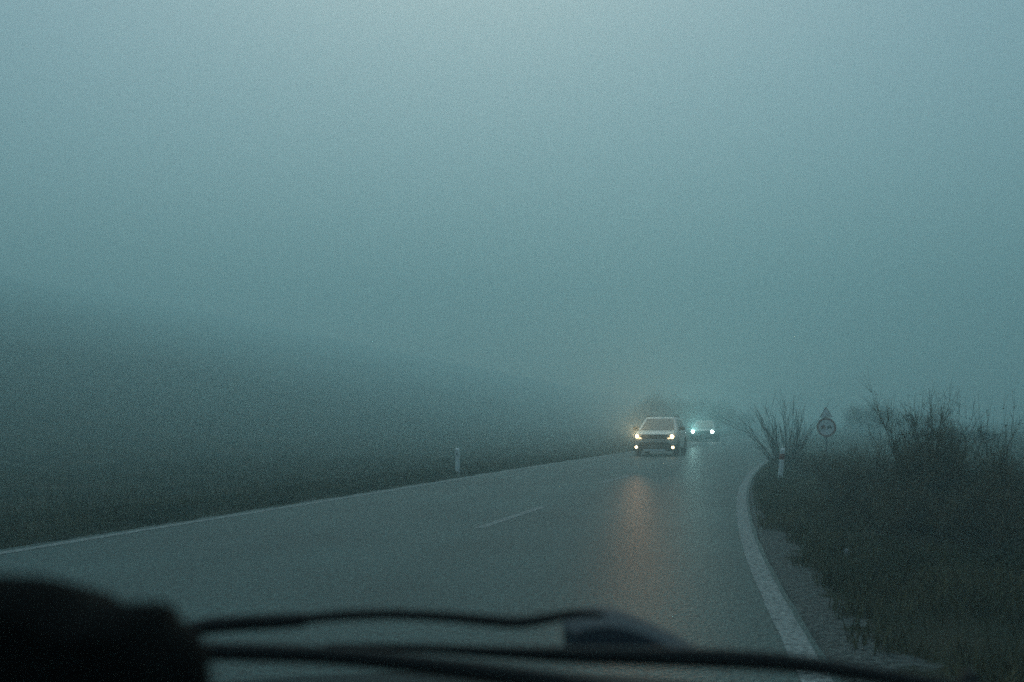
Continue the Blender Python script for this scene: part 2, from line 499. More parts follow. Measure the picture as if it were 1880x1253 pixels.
def bush_meshes(seed, height, width, stems, nchild=(7, 5), leaves=2500, r=0.012, spread=0.5, tilt=0.5, leaf=0.018, minr=0.0):
    rnd = np.random.default_rng(seed)
    segs, tips = ([], []), []
    for _ in range(stems):
        a = rnd.uniform(0, 2 * math.pi); q = math.sqrt(rnd.random()) * width * 0.38
        lean = rnd.uniform(0.0, tilt) + q / max(width, 0.1) * 0.4
        d = np.array([math.cos(a) * lean, math.sin(a) * lean, 1.0]); d /= np.linalg.norm(d)
        grow((math.cos(a) * q, math.sin(a) * q, -0.05), d, height * rnd.uniform(0.45, 0.95), r * rnd.uniform(0.6, 1.2), 0, segs, tips, rnd, spread, nchild)
    ends = np.array([t[0] for t in tips])
    kz = height / np.percentile(ends[:, 2], 99.85)
    kx = width * 0.5 / np.percentile(np.hypot(ends[:, 0], ends[:, 1]), 93)
    K = np.array([kx, kx, kz])
    segs = tuple([(p * K, q * K, a, b) for p, q, a, b in sg] for sg in segs)
    tips = [(p * K, d) for p, d in tips]
    sv, sf = twig_tubes(segs[0], 5)
    mw = max(width, 1.1)
    mound = [(mw * k * (1 + 0.2 * math.sin(3 * t + seed)) * math.cos(t), mw * k * (1 + 0.2 * math.sin(2 * t + seed)) * math.sin(t), z) for k, z in ((0.5, -0.12), (0.40, 0.0), (0.2, 0.05), (0.05, 0.07)) for t in np.linspace(0, 2 * math.pi, 13)[:-1]]
    mf = [(a * 12 + b, a * 12 + (b + 1) % 12, (a + 1) * 12 + (b + 1) % 12, (a + 1) * 12 + b) for a in range(3) for b in range(12)]
    sf = np.concatenate([sf, np.array(mf) + len(sv)]); sv = np.concatenate([sv, np.array(mound)])
    if minr:
        segs[1][:] = [(p, q, max(a, minr), max(b, minr)) for p, q, a, b in segs[1]]
    tv, tf = twig_tubes(segs[1], 3) if segs[1] else (np.zeros((0, 3)), np.zeros((0, 4), int))
    if leaves:
        T = np.array([t[0] for t in tips]); k = rnd.integers(0, len(T), leaves)
        c = T[k] + rnd.normal(0, 0.012 * max(height, 1), (leaves, 3)); c[:, 2] = np.abs(c[:, 2])
        u = rnd.normal(0, 1, (leaves, 3)); u /= np.linalg.norm(u, axis=1, keepdims=True)
        w = np.cross(u, rnd.normal(0, 1, (leaves, 3))); w /= np.linalg.norm(w, axis=1, keepdims=True)
        L = rnd.uniform(0.5, 1.2, (leaves, 1)) * leaf
        lv = np.stack([c - u * L, c + w * L * 0.45, c + u * L, c - w * L * 0.45], 1).reshape(-1, 3)
        lf = np.arange(leaves * 4).reshape(-1, 4) + len(tv)
        tv = np.concatenate([tv, lv]); tf = np.concatenate([tf, lf])
    return (sv, sf), (tv, tf)


def make_bush(name, label, cat, loc, group=None, rz=0.0, sc=(1, 1, 1), part=('wood', 'foliage'), mats=('bark', 'twig'), **kw):
    root = empty(name, loc, rz)
    root.scale = sc
    tag(root, label, cat, group)
    (sv, sf), (tv, tf) = bush_meshes(**kw)
    np_mesh(part[0], sv, sf, M[mats[0]], root)
    if len(tv): np_mesh(part[1], tv, tf, M[mats[1]], root)
    return root


def on_ground(u, v):
    """the ground point that shows at a pixel (a few steps against the sloping verge)"""
    z = 0.0
    for _ in range(6):
        x, y = gp(u, v, z); z = gz(x, y)
    return (x, y, z)


def place(u, d):
    x = (u - 940) / F * d
    return (x, d, gz(x, d))


G = 'bare winter bushes of the roadside thicket'
# (u, distance, height, width, stems, seed, label)
thicket = [
    (1692, 14.0, 1.80, 1.25, 64, 11, 'tallest dense bush of the right thicket, with a peaked crown of fine twigs'),
    (1612, 15.5, 1.02, 1.7, 34, 12, 'mid height bare bush just left of the tallest bush in the thicket'),
    (1790, 13.5, 1.12, 1.5, 34, 13, 'broad dark bush to the right of the tallest bush, with two low peaks'),
    (1868, 12.2, 0.98, 1.6, 32, 14, 'dark bush cut by the right edge of the picture'),
    (1548, 19.5, 0.80, 1.7, 28, 15, 'low bush below the round traffic sign'),
    (1494, 24.5, 0.65, 1.3, 24, 16, 'low spreading bush just right of the roadside post with a dark band'),
    (1650, 12.3, 0.78, 1.7, 28, 17, 'low bramble in front of the tallest bush, arching over the grass'),
    (1765, 11.4, 0.85, 1.8, 30, 18, 'low dense bush at the foot of the thicket in the dark right foreground'),
    (1590, 16.0, 0.55, 1.5, 16, 19, 'low bramble with long thin canes reaching towards the road'),
    (1850, 10.6, 0.70, 1.5, 26, 20, 'lowest bush of the thicket at the right edge, nearest to us'),
]
for u, d, h, w, st, sd, lb in thicket:
    make_bush('bush', lb, 'bush', place(u, d), G, seed=sd, height=h, width=w, stems=st, nchild=(10, 9), leaves=5000, leaf=0.013, r=0.010, spread=0.55, tilt=0.55)

# wiry bush with a forked branch standing out of the thicket on the far right
make_bush('bush', 'thin bare shrub with long branches sticking up at the right end of the thicket', 'bush', place(1815, 14.5), G,
          seed=31, height=1.75, width=0.7, stems=5, nchild=(6, 3), leaves=150, r=0.014, spread=0.4, tilt=0.35)

# the fan of bare shoots behind the right post
fan = place(1440, 30.5)
root = empty('bare_shrub', fan)
tag(root, 'leafless shrub with a fan of long upright shoots behind the banded roadside post', 'shrub')
rnd = np.random.default_rng(5)
segs, tips = ([], []), []
for tx, ty in ((-72, 92), (-60, 70), (-48, 128), (-36, 104), (-22, 84), (-18, 118), (-6, 132), (4, 108), (10, 140), (18, 122), (28, 128), (40, 96), (50, 112), (58, 84), (64, 116), (-40, 60), (30, 70), (-4, 80), (-66, 80), (-52, 112), (-30, 122), (-12, 126), (6, 128), (14, 96), (34, 118), (45, 124), (56, 100), (-26, 66), (22, 64), (-34, 90)):
    h = ty * 30.5 / F; dx = tx * 30.5 / F
    base = np.array([dx * 0.18 + rnd.normal(0, 0.05), rnd.normal(0, 0.12), -0.05])
    d = np.array([dx * 0.9, rnd.normal(0, 0.25), h + 0.3]); d /= np.linalg.norm(d)
    grow(base, d, math.hypot(h, dx) + 0.35, 0.017, 0, segs, tips, rnd, 0.16, (6, 2), 0.05, 6, 0.026)
for _ in range(40):
    a = rnd.uniform(0, 6.28)
    d = np.array([math.cos(a) * 0.7, math.sin(a) * 0.7, 1.0]); d /= np.linalg.norm(d)
    grow((rnd.normal(0, 0.2), rnd.normal(0, 0.2), -0.05), d, rnd.uniform(0.4, 0.9), 0.008, 0, segs, tips, rnd, 0.5, (6, 3), 0.2, 4)
ends = np.array([t[0] for t in tips])
K = np.array([1.02 / np.percentile(np.abs(ends[:, 0]), 97), 0.8, 2.12 / np.percentile(ends[:, 2], 99.4)])
segs = tuple([(p * K, q * K, a, b) for p, q, a, b in sg] for sg in segs)
sv, sf = twig_tubes(segs[0], 5); np_mesh('wood', sv, sf, M['bark'], root)
tv, tf = twig_tubes([(p, q, max(a, 0.0035), max(b, 0.003)) for p, q, a, b in segs[1]], 3); np_mesh('twig', tv, tf, M['bark'], root)

# bushes and trees fading into the fog
far = [
    ('tree', 1600, 46, 1.75, 3.6, 41, 'rounded hazy tree rising behind the thicket, right of the round sign', 'tree'),
    ('tree', 1650, 52, 1.5, 3.4, 42, 'hazy tree half behind the tallest bush of the thicket', 'tree'),
    ('bush', 1740, 40, 1.0, 3.4, 43, 'faint bush in the fog between the two highest bushes of the thicket', 'bush'),
    ('tree', 1235, 92, 3.6, 5.0, 44, 'faint tree in the fog above the roof of the pale car', 'tree'),
    ('tree', 1290, 96, 3.7, 5.5, 45, 'faint tree in the fog above the dark car with bright lamps', 'tree'),
    ('tree', 1335, 104, 2.6, 5.0, 46, 'faint low tree in the fog right of the dark car', 'tree'),
]
def make_tree(name, label, cat, loc, group, seed, height, width):
    """a short trunk with limbs and a rounded, uneven crown of fine twigs and leaf flecks"""
    rnd = np.random.default_rng(seed)
    root = empty(name, loc); tag(root, label, cat, group)
    th = height * 0.22
    lobes = [(np.array([0, 0, height * 0.60]), width * 0.30, height * 0.40)]
    for k in range(9):
        a = 2 * math.pi * k / 9 + rnd.uniform(-0.3, 0.3); q = width * rnd.uniform(0.2, 0.36)
        lobes.append((np.array([math.cos(a) * q, math.sin(a) * q, height * rnd.uniform(0.3, 0.62)]), width * rnd.uniform(0.14, 0.22), height * rnd.uniform(0.2, 0.32)))
    tr = [((0, 0, -0.3), (0.02, 0, th), height * 0.035, height * 0.028)]
    tw = []
    for c, rx, rz_ in lobes:
        tr.append(((0.02, 0, th * 0.9), tuple(c * 0.7 + np.array([0, 0, th * 0.3])), height * 0.02, height * 0.010))
        tr.append((tuple(c * 0.7 + np.array([0, 0, th * 0.3])), tuple(c), height * 0.010, height * 0.004))
        for _ in range(420):
            u_ = rnd.normal(0, 1, 3); u_ /= np.linalg.norm(u_)
            rr = rnd.random() ** 0.45 * rnd.uniform(0.8, 1.15)
            p = c + u_ * rr * np.array([rx, rx, rz_])
            q = p + (u_ + np.array([0, 0, 0.5]) + rnd.normal(0, 0.4, 3)) * height * rnd.uniform(0.03, 0.08)
            tw.append((p - u_ * height * 0.05, q, 0.006, 0.003))
    sv, sf = twig_tubes(tr, 6); np_mesh('trunk', sv, sf, M['bark'], root)
    tv, tf = twig_tubes(tw, 3)
    n = 5200
    k = rnd.integers(0, len(tw), n); P = np.array([t[1] for t in tw])
    c = P[k] + rnd.normal(0, 0.03 * height, (n, 3))
    u_ = rnd.normal(0, 1, (n, 3)); u_ /= np.linalg.norm(u_, axis=1, keepdims=True)
    w_ = np.cross(u_, rnd.normal(0, 1, (n, 3))); w_ /= np.linalg.norm(w_, axis=1, keepdims=True)
    L = rnd.uniform(0.4, 1.2, (n, 1)) * 0.018 * height
    lv = np.stack([c - u_ * L, c + w_ * L * 0.5, c + u_ * L, c - w_ * L * 0.5], 1).reshape(-1, 3)
    lf = np.arange(n * 4).reshape(-1, 4) + len(tv)
    np_mesh('crown', np.concatenate([tv, lv]), np.concatenate([tf, lf]), M['dead_leaf'], root)
    return root


far = [
    ('tree', 1602, 88, 3.0, 5.4, 41, 'rounded hazy tree rising behind the thicket, right of the round sign', 'tree'),
    ('tree', 1668, 92, 2.2, 6.5, 42, 'hazy tree half behind the tallest bush of the thicket', 'tree'),
    ('bush', 1760, 50, 1.0, 5.2, 43, 'faint bush in the fog between the two highest bushes of the thicket', 'bush'),
    ('tree', 1215, 125, 5.2, 8.5, 44, 'faint tree in the fog above the roof of the pale car', 'tree'),
    ('tree', 1290, 128, 4.9, 9.0, 45, 'faint tree in the fog above the dark car with bright lamps', 'tree'),
    ('tree', 1345, 140, 3.4, 9.0, 46, 'faint low tree in the fog right of the dark car', 'tree'),
]
for nm, u, d, h, w, sd, lb, ct in far:
    make_tree(nm, lb, ct, place(u, d), 'trees fading into the fog' if nm == 'tree' else None, sd, h, w)


# ------------------------------------------------------------------ roadside posts
def make_post(loc, label, lean, band, h):
    root = empty('roadside_post', loc)
    root.rotation_euler = (0, lean, math.radians(-10))
    tag(root, label, 'post', 'white delineator posts along the road')
    def sec(z, k=1.0):
        return [(-0.055 * k, -0.03 * k, z), (0.0, -0.045 * k, z), (0.055 * k, -0.03 * k, z), (0.06 * k, 0.03 * k, z), (0, 0.05 * k, z), (-0.06 * k, 0.03 * k, z)]
    top = sec(h, 0.85)
    top = [(x, y, z + (0.03 if y > 0 else -0.01)) for x, y, z in top]
    MB().loft([sec(-0.25), sec(h * 0.5, 0.97), sec(h - 0.02, 0.95), top]).build('post_body', M['post_white'], root)
    if band:
        def bs(z, k=1.06): return sec(z, k)
        MB().loft([bs(h - 0.245), bs(h - 0.115)]).build('band', M['post_black'], root)
        MB().box(-0.022, 0.022, -0.056, -0.046, h - 0.22, h - 0.14).build('reflector', M['reflector_red'], root)
    else:
        MB().box(-0.022, 0.022, -0.052, -0.040, h - 0.17, h - 0.09).build('reflector', M['lens_off'], root)
    return root


px, py = gp(840, 872)
z0 = gz(px, py)
make_post((px, py, z0), 'plain white roadside post on the left verge in front of the hillside', math.radians(-1), False, at(838, 825, py).z - z0)
pos = on_ground(1432, 884)
hgt = at(1437, 825, pos[1]).z - pos[2]
make_post(pos, 'leaning white roadside post with a dark red band on the right verge', math.radians(6), True, hgt)

p_ = on_ground(1555, 1023)
st = MB()
srn = np.random.default_rng(3)
st.loft([[(r_ * k_ * (0.05 + 0.008 * math.sin(2 * t_)) * math.cos(t_) * 1.3, r_ * k_ * 0.045 * math.sin(t_), z_) for t_, k_ in zip(np.linspace(0, 2 * math.pi, 10)[:-1], srn.uniform(0.85, 1.15, 9))] for r_, z_ in ((0.7, -0.05), (1.0, 0.05), (0.95, 0.10), (0.6, 0.135), (0.2, 0.145))])
so = st.build('stone', M['stone'], None, True); so.location = p_; so.scale = (0.6, 0.6, 0.62)
tag(so, 'small pale stone lying in the grass of the right verge', 'stone')

# ------------------------------------------------------------------ traffic sign
SD = 31.5
c = at(1517, 785, SD)
sx, sz = c.x, c.z
g0 = gz(sx, SD)
sg = empty('traffic_sign', (sx, SD, g0), math.radians(-4))
tag(sg, 'round red ringed no overtaking sign below a warning triangle, behind the bushes', 'traffic sign')
cz = sz - g0
MB().tube([(0, 0.03, -0.3), (0, 0.03, cz + 0.62)], 0.03, 10).build('pole', M['steel'], sg)
MB().disc((0, 0, cz), (0, -1, 0), 0.30, 0.012, 36).build('sign_plate', M['sign_white'], sg)
ringm = MB()
N = 48
ringm.loft([[((r) * math.cos(2 * math.pi * k / N), y, cz + r * math.sin(2 * math.pi * k / N)) for r, y in ((0.302, -0.013), (0.302, -0.018), (0.238, -0.018), (0.238, -0.013))] for k in range(N + 1)], cap=False)
ringm.build('red_ring', M['sign_red'], sg)


def car_glyph(cx, m):
    # rear view of a small car: body, roof, two wheels
    def poly(p): m.loft([[(cx + x, -0.0125, cz + z) for x, z in p], [(cx + x, -0.0165, cz + z) for x, z in p]])
    poly([(-0.075, -0.035), (0.075, -0.035), (0.075, 0.015), (0.05, 0.022), (0.038, 0.062), (-0.038, 0.062), (-0.05, 0.022), (-0.075, 0.015)])
    poly([(-0.068, -0.062), (-0.04, -0.062), (-0.04, -0.036), (-0.068, -0.036)])
    poly([(0.04, -0.062), (0.068, -0.062), (0.068, -0.036), (0.04, -0.036)])


m_ = MB(); car_glyph(-0.095, m_); m_.build('red_car_symbol', M['sign_red'], sg)
m_ = MB(); car_glyph(0.095, m_); m_.build('black_car_symbol', M['sign_black'], sg)
tz = cz + 0.335


def tri(r, y0, y1, m, hole=None):
    def pts(R, y):
        out = []
        for k in range(3):
            a0 = math.radians(90 + 120 * k)
            cx_, cz_ = (R - 0.06) * math.cos(a0), (R - 0.06) * math.sin(a0)
            for t in (-50, -25, 0, 25, 50):
                b_ = a0 + math.radians(t)
                out.append((cx_ + 0.03 * math.cos(b_), y, tz + 0.09 + cz_ + 0.03 * math.sin(b_)))
        return out
    if hole is None:
        m.loft([pts(r, y0), pts(r, y1)])
    else:
        m.loft([pts(r, y0), pts(r, y1), pts(hole, y1), pts(hole, y0), pts(r, y0)], cap=False)


m_ = MB(); tri(0.235, 0.0, -0.012, m_); m_.build('warning_plate', M['sign_white'], sg)
m_ = MB(); tri(0.238, -0.0125, -0.018, m_, 0.208); m_.build('warning_border', M['sign_pale_red'], sg)


# ------------------------------------------------------------------ cars
def rrect(w, z0, z1, y, rt, rb, n=4):
    """rounded section across the car at station y; half width w"""
    pts = []
    for cx, cz_, a0, r in ((w - rt, z1 - rt, 0, rt), (-w + rt, z1 - rt, 90, rt), (-w + rb, z0 + rb, 180, rb), (w - rb, z0 + rb, 270, rb)):
        for k in range(n + 1):
            t = math.radians(a0 + 90 * k / n)
            pts.append((cx + r * math.cos(t), y, cz_ + r * math.sin(t)))
    return pts


def lerp3(p, q, t):
    return tuple(p[i] + (q[i] - p[i]) * t for i in range(3))


def make_wheel(root, x, y, r, w, side):
    wh = MB()
    prof = [(0.0, r * 0.62), (0.0, r * 0.90), (0.025, r * 0.985), (0.06, r), (w - 0.06, r), (w - 0.025, r * 0.985), (w, r * 0.90), (w, r * 0.3)]
    N = 28
    wh.loft([[(x + side * (w / 2 - px_), y + pr * math.cos(2 * math.pi * k / N), r + pr * math.sin(2 * math.pi * k / N)) for k in range(N)] for px_, pr in prof])
    t = wh.build('wheel', M['tyre'], root, True)
    rm = MB()
    rm.disc((x + side * (w / 2 - 0.015), y, r), (side, 0, 0), r * 0.60, 0.008, 28)
    for k in range(5):
        a_ = 2 * math.pi * k / 5
        p0 = Vector((x + side * (w / 2 - 0.004), y + 0.05 * math.cos(a_), r + 0.05 * math.sin(a_)))
        p1 = Vector((x + side * (w / 2 - 0.004), y + r * 0.56 * math.cos(a_), r + r * 0.56 * math.sin(a_)))
        rm.tube([p0, p1], [0.045, 0.03], 6)
    rm.build('rim', M['rim'], t)
    return t


def make_car(name, label, loc, rz, sp):
    """front looks along +Y"""
    root = empty(name, loc, rz)
    tag(root, label, 'car', 'cars coming towards us')
    W, L = sp['w'] / 2, sp['len'] / 2
    P = M[sp['paint']]
    b = MB()
    b.loft([rrect(W * k, z0, z1, y, rt, rb) for (y, k, z0, z1, rt, rb) in sp['sections']])
    body = b.build('body', P, root, True)
    # cabin: floor ring and roof ring
    yb0, yb1, wb, zb = sp['cab_base']     # rear, front, half width, height
    yr0, yr1, wr, zr = sp['cab_roof']
    cb = MB()

    def ring(y0, y1, w, z, r):
        out = []
        for cx, cy, a0 in ((w - r, y1 - r, 0), (-w + r, y1 - r, 90), (-w + r, y0 + r, 180), (w - r, y0 + r, 270)):
            for k in range(4):
                t = math.radians(a0 + 30 * k)
                out.append((cx + r * math.cos(t), cy + r * math.sin(t), z))
        return out
    zt = zr
    cb.loft([ring(yb0, yb1, wb, zb - 0.12, 0.14), ring(yb0, yb1, wb, zb, 0.14), ring(yr0, yr1, wr, zt - 0.05, 0.14), ring(yr0 + 0.05, yr1 - 0.05, wr - 0.05, zt - 0.012, 0.12), ring(yr0 + 0.25, yr1 - 0.25, wr - 0.22, zt, 0.10)])
    cab = cb.build('cabin', P, root, True)
    # glass panes, each a thin slab a little proud of the cabin
    zr_ = zt - 0.05

    def pane(nm, quad, n, th=0.008):
        q = [Vector(p) for p in quad]; nn = Vector(n).normalized()
        m = MB()
        m.loft([[p - nn * 0.02 for p in q], [p + nn * th for p in q]])
        return m.build(nm, M['glass'], root)

    def quad_front(ya, wa, za, yb_, wb_, zb_, t0, t1, e):
        p = [(-wa, ya, za), (wa, ya, za), (wb_, yb_, zb_), (-wb_, yb_, zb_)]
        l0, l1 = lerp3(p[0], p[3], t0), lerp3(p[0], p[3], t1)
        r0, r1 = lerp3(p[1], p[2], t0), lerp3(p[1], p[2], t1)
        return [lerp3(l0, r0, e), lerp3(l0, r0, 1 - e), lerp3(l1, r1, 1 - e), lerp3(l1, r1, e)]
    nf = (0, zr_ - zb, yb1 - yr1)
    pane('windscreen', quad_front(yb1, wb - 0.03, zb, yr1, wr - 0.03, zr_, 0.04, 0.95, 0.06), nf)
    nb = (0, -(zr_ - zb), yr0 - yb0)
    pane('rear_window', quad_front(yb0, wb - 0.03, zb, yr0, wr - 0.03, zr_, 0.06, 0.90, 0.10), nb)
    for s in (-1, 1):
        n = (s * (zr_ - zb), 0, wb - wr)
        def sp_(y, t): return (s * (wb + (wr - wb) * t), y, zb + (zr_ - zb) * t)
        def yy(e, t): return (yb0 + (yr0 - yb0) * t) * (1 - e) + (yb1 + (yr1 - yb1) * t) * e
        for e0, e1 in ((0.08, 0.46), (0.50, 0.90)):
            q = [sp_(yy(e0, 0.06), 0.06), sp_(yy(e1, 0.06), 0.06), sp_(yy(e1, 0.88), 0.88), sp_(yy(e0, 0.88), 0.88)]
            pane('side_window', q, n)
    # wheels and arches
    r = sp['wheel_r']
    for y in (sp['axle_f'], sp['axle_r']):
        for s in (-1, 1):
            am = MB()
            N = 14
            pts_o = [(y + (r + 0.11) * math.cos(math.pi * k / N), r + (r + 0.09) * math.sin(math.pi * k / N)) for k in range(N + 1)]
            x0, x1 = s * (W - 0.2), s * (W + 0.006)
            am.loft([[(x0, a_, max(b_, 0.24)) for a_, b_ in pts_o], [(x1, a_, max(b_, 0.24)) for a_, b_ in pts_o]])
            am.build('wheel_arch', M['plastic'], root)
            make_wheel(root, s * (W - 0.095), y, r, 0.22, s)
    # front: yf is the face of the nose
    yf = sp['sections'][-1][0]
    zh = sp['lamp_z']
    zg0, zg1 = sp['grille']
    g = MB().box(-sp['grille_w'], sp['grille_w'], yf - 0.10, yf + 0.012, zg0, zg1, 0.02)
    gr = g.build('grille', M['grille'], root)
    sl = MB()
    for k in range(3):
        z = zg0 + (zg1 - zg0) * (k + 1) / 4
        sl.box(-sp['grille_w'] + 0.04, sp['grille_w'] - 0.04, yf + 0.010, yf + 0.020, z - 0.008, z + 0.008)
    sl.build('grille_bar', M['steel'] if sp['bars'] else M['plastic'], gr)
    MB().box(-sp['grille_w'] - 0.08, sp['grille_w'] + 0.08, yf - 0.05, yf + 0.022, zg0 - 0.045, zg0 - 0.012, 0.008).build('trim_strip', M['chrome'], root)
    # lower bumper
    bz0, bz1 = sp['bumper']
    bm_ = MB()
    bw = W * 0.985
    top = [(-bw, bz1 - 0.02), (-bw * 0.80, bz1 - 0.02), (-bw * 0.62, bz1 + 0.09), (bw * 0.62, bz1 + 0.09), (bw * 0.80, bz1 - 0.02), (bw, bz1 - 0.02), (bw, bz0 + 0.06), (bw * 0.9, bz0), (-bw * 0.9, bz0), (-bw, bz0 + 0.06)]
    def bring(y, k): return [(x * k, y - (0.045 * (abs(x) / bw) ** 3), z) for x, z in top]
    bm_.loft([bring(yf - 0.25, 1.0), bring(yf + 0.035, 1.0), bring(yf + 0.058, 0.97)])
    bmp = bm_.build('bumper', M['plastic'], root)
    MB().box(-0.46, 0.46, yf - 0.04, yf + 0.075, bz0 + 0.0, bz0 + 0.085, 0.02).build('skid_plate', M['chrome'] if sp['skid'] else M['plastic'], root)
    MB().box(-0.26, 0.26, yf + 0.050, yf + 0.066, bz1 - 0.13, bz1 - 0.02, 0.006).build('number_plate', M['plate'], root)
    # headlights: housing with a lit lens in it
    for s in (-1, 1):
        x0, x1 = sp['lamp_x']
        hm = MB()
        prof = [(x0, zh - 0.05), (x0 + 0.05, zh + 0.06), (x1, zh + 0.085), (x1 + 0.02, zh - 0.02), (x1 - 0.02, zh - 0.085), (x0 + 0.06, zh - 0.085)]
        def hr(y, k, bend): return [(s * (0.5 * (x0 + x1) + (x - 0.5 * (x0 + x1)) * k), y - bend * (x - x0) ** 2, zh + (z - zh) * k) for x, z in prof]
        hm.loft([hr(yf - 0.22, 1.0, 0.5), hr(yf + 0.012, 1.0, 0.5), hr(yf + 0.022, 0.94, 0.5)])
        hl = hm.build('headlight', M['lens_off'], root)
        ln = MB()
        lx = s * (x0 + (x1 - x0) * 0.60)
        ly = yf + 0.018 - 0.5 * (x1 - x0) ** 2 * 0.36
        rr = sp['lens_r'][0 if s > 0 else 1]
        ln.tube([(lx, ly - 0.03, zh), (lx, ly + 0.008, zh), (lx, ly + 0.022, zh)], [rr, rr, rr * 0.7], 16)
        if sp['drl']:
            ln.tube([(s * (x0 + 0.01), ly + 0.03, zh - 0.075), (s * (x0 + 0.16), ly + 0.01, zh - 0.055)], 0.010, 6)
        ln.build('lit_lens', M[sp['lamp_mat']], hl)
        if sp['fog']:
            fx, fz = sp['fog']
            fh = MB().disc((s * fx, yf - 0.10, fz), (0, 1, 0), 0.085, 0.155, 18).build('fog_light', M['grille'], root)
            MB().disc((s * fx, yf + 0.0555, fz), (0, 1, 0), 0.062, 0.010, 18, 0.05).build('lit_lens', M['warm_fog_lamp'], fh)
    # mirrors
    for s in (-1, 1):
        mm = MB()
        ym = sp['mirror_y']; zm = sp['mirror_z']
        mm.box(*(sorted((s * (W - 0.02), s * (W + 0.20)))), ym - 0.10, ym + 0.10, zm - 0.02, zm + 0.14, 0.04)
        mm.box(*(sorted((s * (W - 0.14), s * (W + 0.0)))), ym - 0.03, ym + 0.03, zm - 0.03, zm + 0.03)
        mm.build('mirror', M['plastic'], root)
    if sp['rails']:
        for s in (-1, 1):
            x = s * (wr - 0.06)
            MB().tube([(x, yr1 - 0.18, zt - 0.04), (x, yr1 - 0.26, zt + 0.05), (x, yr0 + 0.3, zt + 0.05), (x, yr0 + 0.2, zt - 0.04)], 0.022, 8).build('roof_rail', M['plastic'], root)
    return root


SUV = dict(w=1.81, len=4.3, paint='silver', wheel_r=0.345, axle_f=1.33, axle_r=-1.34,
           sections=[(-2.10, 0.90, 0.42, 0.95, 0.10, 0.10), (-2.02, 0.97, 0.34, 1.05, 0.12, 0.10), (-1.5, 1.0, 0.30, 1.08, 0.10, 0.08), (0.0, 1.0, 0.28, 1.06, 0.10, 0.08),
                     (0.95, 1.0, 0.28, 1.06, 0.12, 0.08), (1.5, 0.99, 0.28, 1.03, 0.14, 0.08), (1.90, 0.965, 0.30, 0.985, 0.12, 0.08), (2.06, 0.93, 0.34, 0.93, 0.10, 0.08), (2.10, 0.90, 0.38, 0.90, 0.08, 0.06)],
           cab_base=(-2.02, 1.12, 0.86, 1.06), cab_roof=(-1.78, 0.22, 0.66, 1.63),
           grille=(0.71, 0.88), grille_w=0.53, bars=False, lamp_z=0.815, lamp_x=(0.545, 0.855), lens_r=(0.075, 0.085), drl=True,
           lamp_mat='warm_lamp', bumper=(0.20, 0.49), skid=True, fog=(0.765, 0.37), mirror_y=0.72, mirror_z=1.08, rails=True)
HATCH = dict(SUV, w=1.78, paint='dark_paint', wheel_r=0.31, axle_f=1.28, axle_r=-1.30,
             sections=[(-2.00, 0.90, 0.36, 0.86, 0.10, 0.10), (-1.9, 0.97, 0.26, 0.95, 0.12, 0.10), (-1.3, 1.0, 0.22, 0.97, 0.10, 0.08), (0.0, 1.0, 0.20, 0.95, 0.10, 0.08),
                       (0.95, 1.0, 0.20, 0.95, 0.12, 0.08), (1.45, 0.985, 0.20, 0.90, 0.16, 0.08), (1.85, 0.93, 0.22, 0.82, 0.14, 0.08), (1.98, 0.88, 0.26, 0.76, 0.10, 0.08)],
             cab_base=(-1.92, 1.05, 0.84, 0.95), cab_roof=(-1.35, 0.05, 0.60, 1.48),
             grille=(0.50, 0.62), grille_w=0.42, lamp_z=0.70, lamp_x=(0.48, 0.80), lens_r=(0.10, 0.10), drl=False,
             lamp_mat='cool_lamp', bumper=(0.16, 0.36), skid=False, fog=None, mirror_y=0.65, mirror_z=0.96, rails=False)

RH = math.radians(17.5)
cx1, cy1 = gp(1203, 838.5)
heading = math.pi - RH + math.radians(1.5)          # front (+Y) turned to face back down the road


def car_at(u, v, spec, name, label, head):
    x, y = gp(u, v)
    nose = spec['sections'][-1][0]
    fx, fy = -math.sin(head), math.cos(head)
    return make_car(name, label, (x - fx * nose, y - fy * nose, 0.006), head, spec)


suv = car_at(1202, 838.0, SUV, 'car', 'pale silver off-road car coming nearest, with warm headlights and fog lights lit', heading)
hatch = car_at(1290, 811.5, HATCH, 'car', 'dark car following behind the pale car, with two bright bluish white headlights', heading)


def headlamp(car, sp, s, power, col, spread=18, tilt=5.5, yaw=8.0):
    ld = bpy.data.lights.new('headlight_beam', 'SPOT')
    ld.energy = power; ld.color = col
    ld.spot_size = math.radians(spread); ld.spot_blend = 0.8; ld.shadow_soft_size = 0.04
    o = bpy.data.objects.new('headlight_beam', ld)
    C.objects.link(o)
    o.parent = car
    nose = sp['sections'][-1][0]
    x0, x1 = sp['lamp_x']
    o.location = (s * (x0 + (x1 - x0) * 0.6), nose + 0.06, sp['lamp_z'])
    o.rotation_euler = (math.pi / 2 + math.radians(tilt), 0, math.radians(yaw))
    return o


WARM = (1.0, 0.54, 0.27)
COOL = (0.55, 1.0, 0.95)
headlamp(suv, SUV, 1, 1900, WARM)      # s=+1 is the picture's left lamp (the car faces us)
headlamp(suv, SUV, -1, 300, WARM)
headlamp(hatch, HATCH, 1, 2800, COOL)
headlamp(hatch, HATCH, -1, 200, COOL)

# ------------------------------------------------------------------ the car the picture is taken from
own = empty('car', (0, 0, 0))
tag(own, 'car we ride in, its black instrument hood, wipers and bonnet blurred along the bottom edge', 'car')
# instrument hood: traced silhouette with real depth, sitting on the dashboard
out = [(-260, 1075), (-120, 1060), (0, 1054), (70, 1057), (125, 1073), (158, 1098), (185, 1107), (285, 1103), (308, 1112), (324, 1146), (362, 1168), (384, 1205), (390, 1262), (394, 1400), (396, 1560), (-300, 1560), (-300, 1200)]
ctr = at(60, 1300, 0.62)


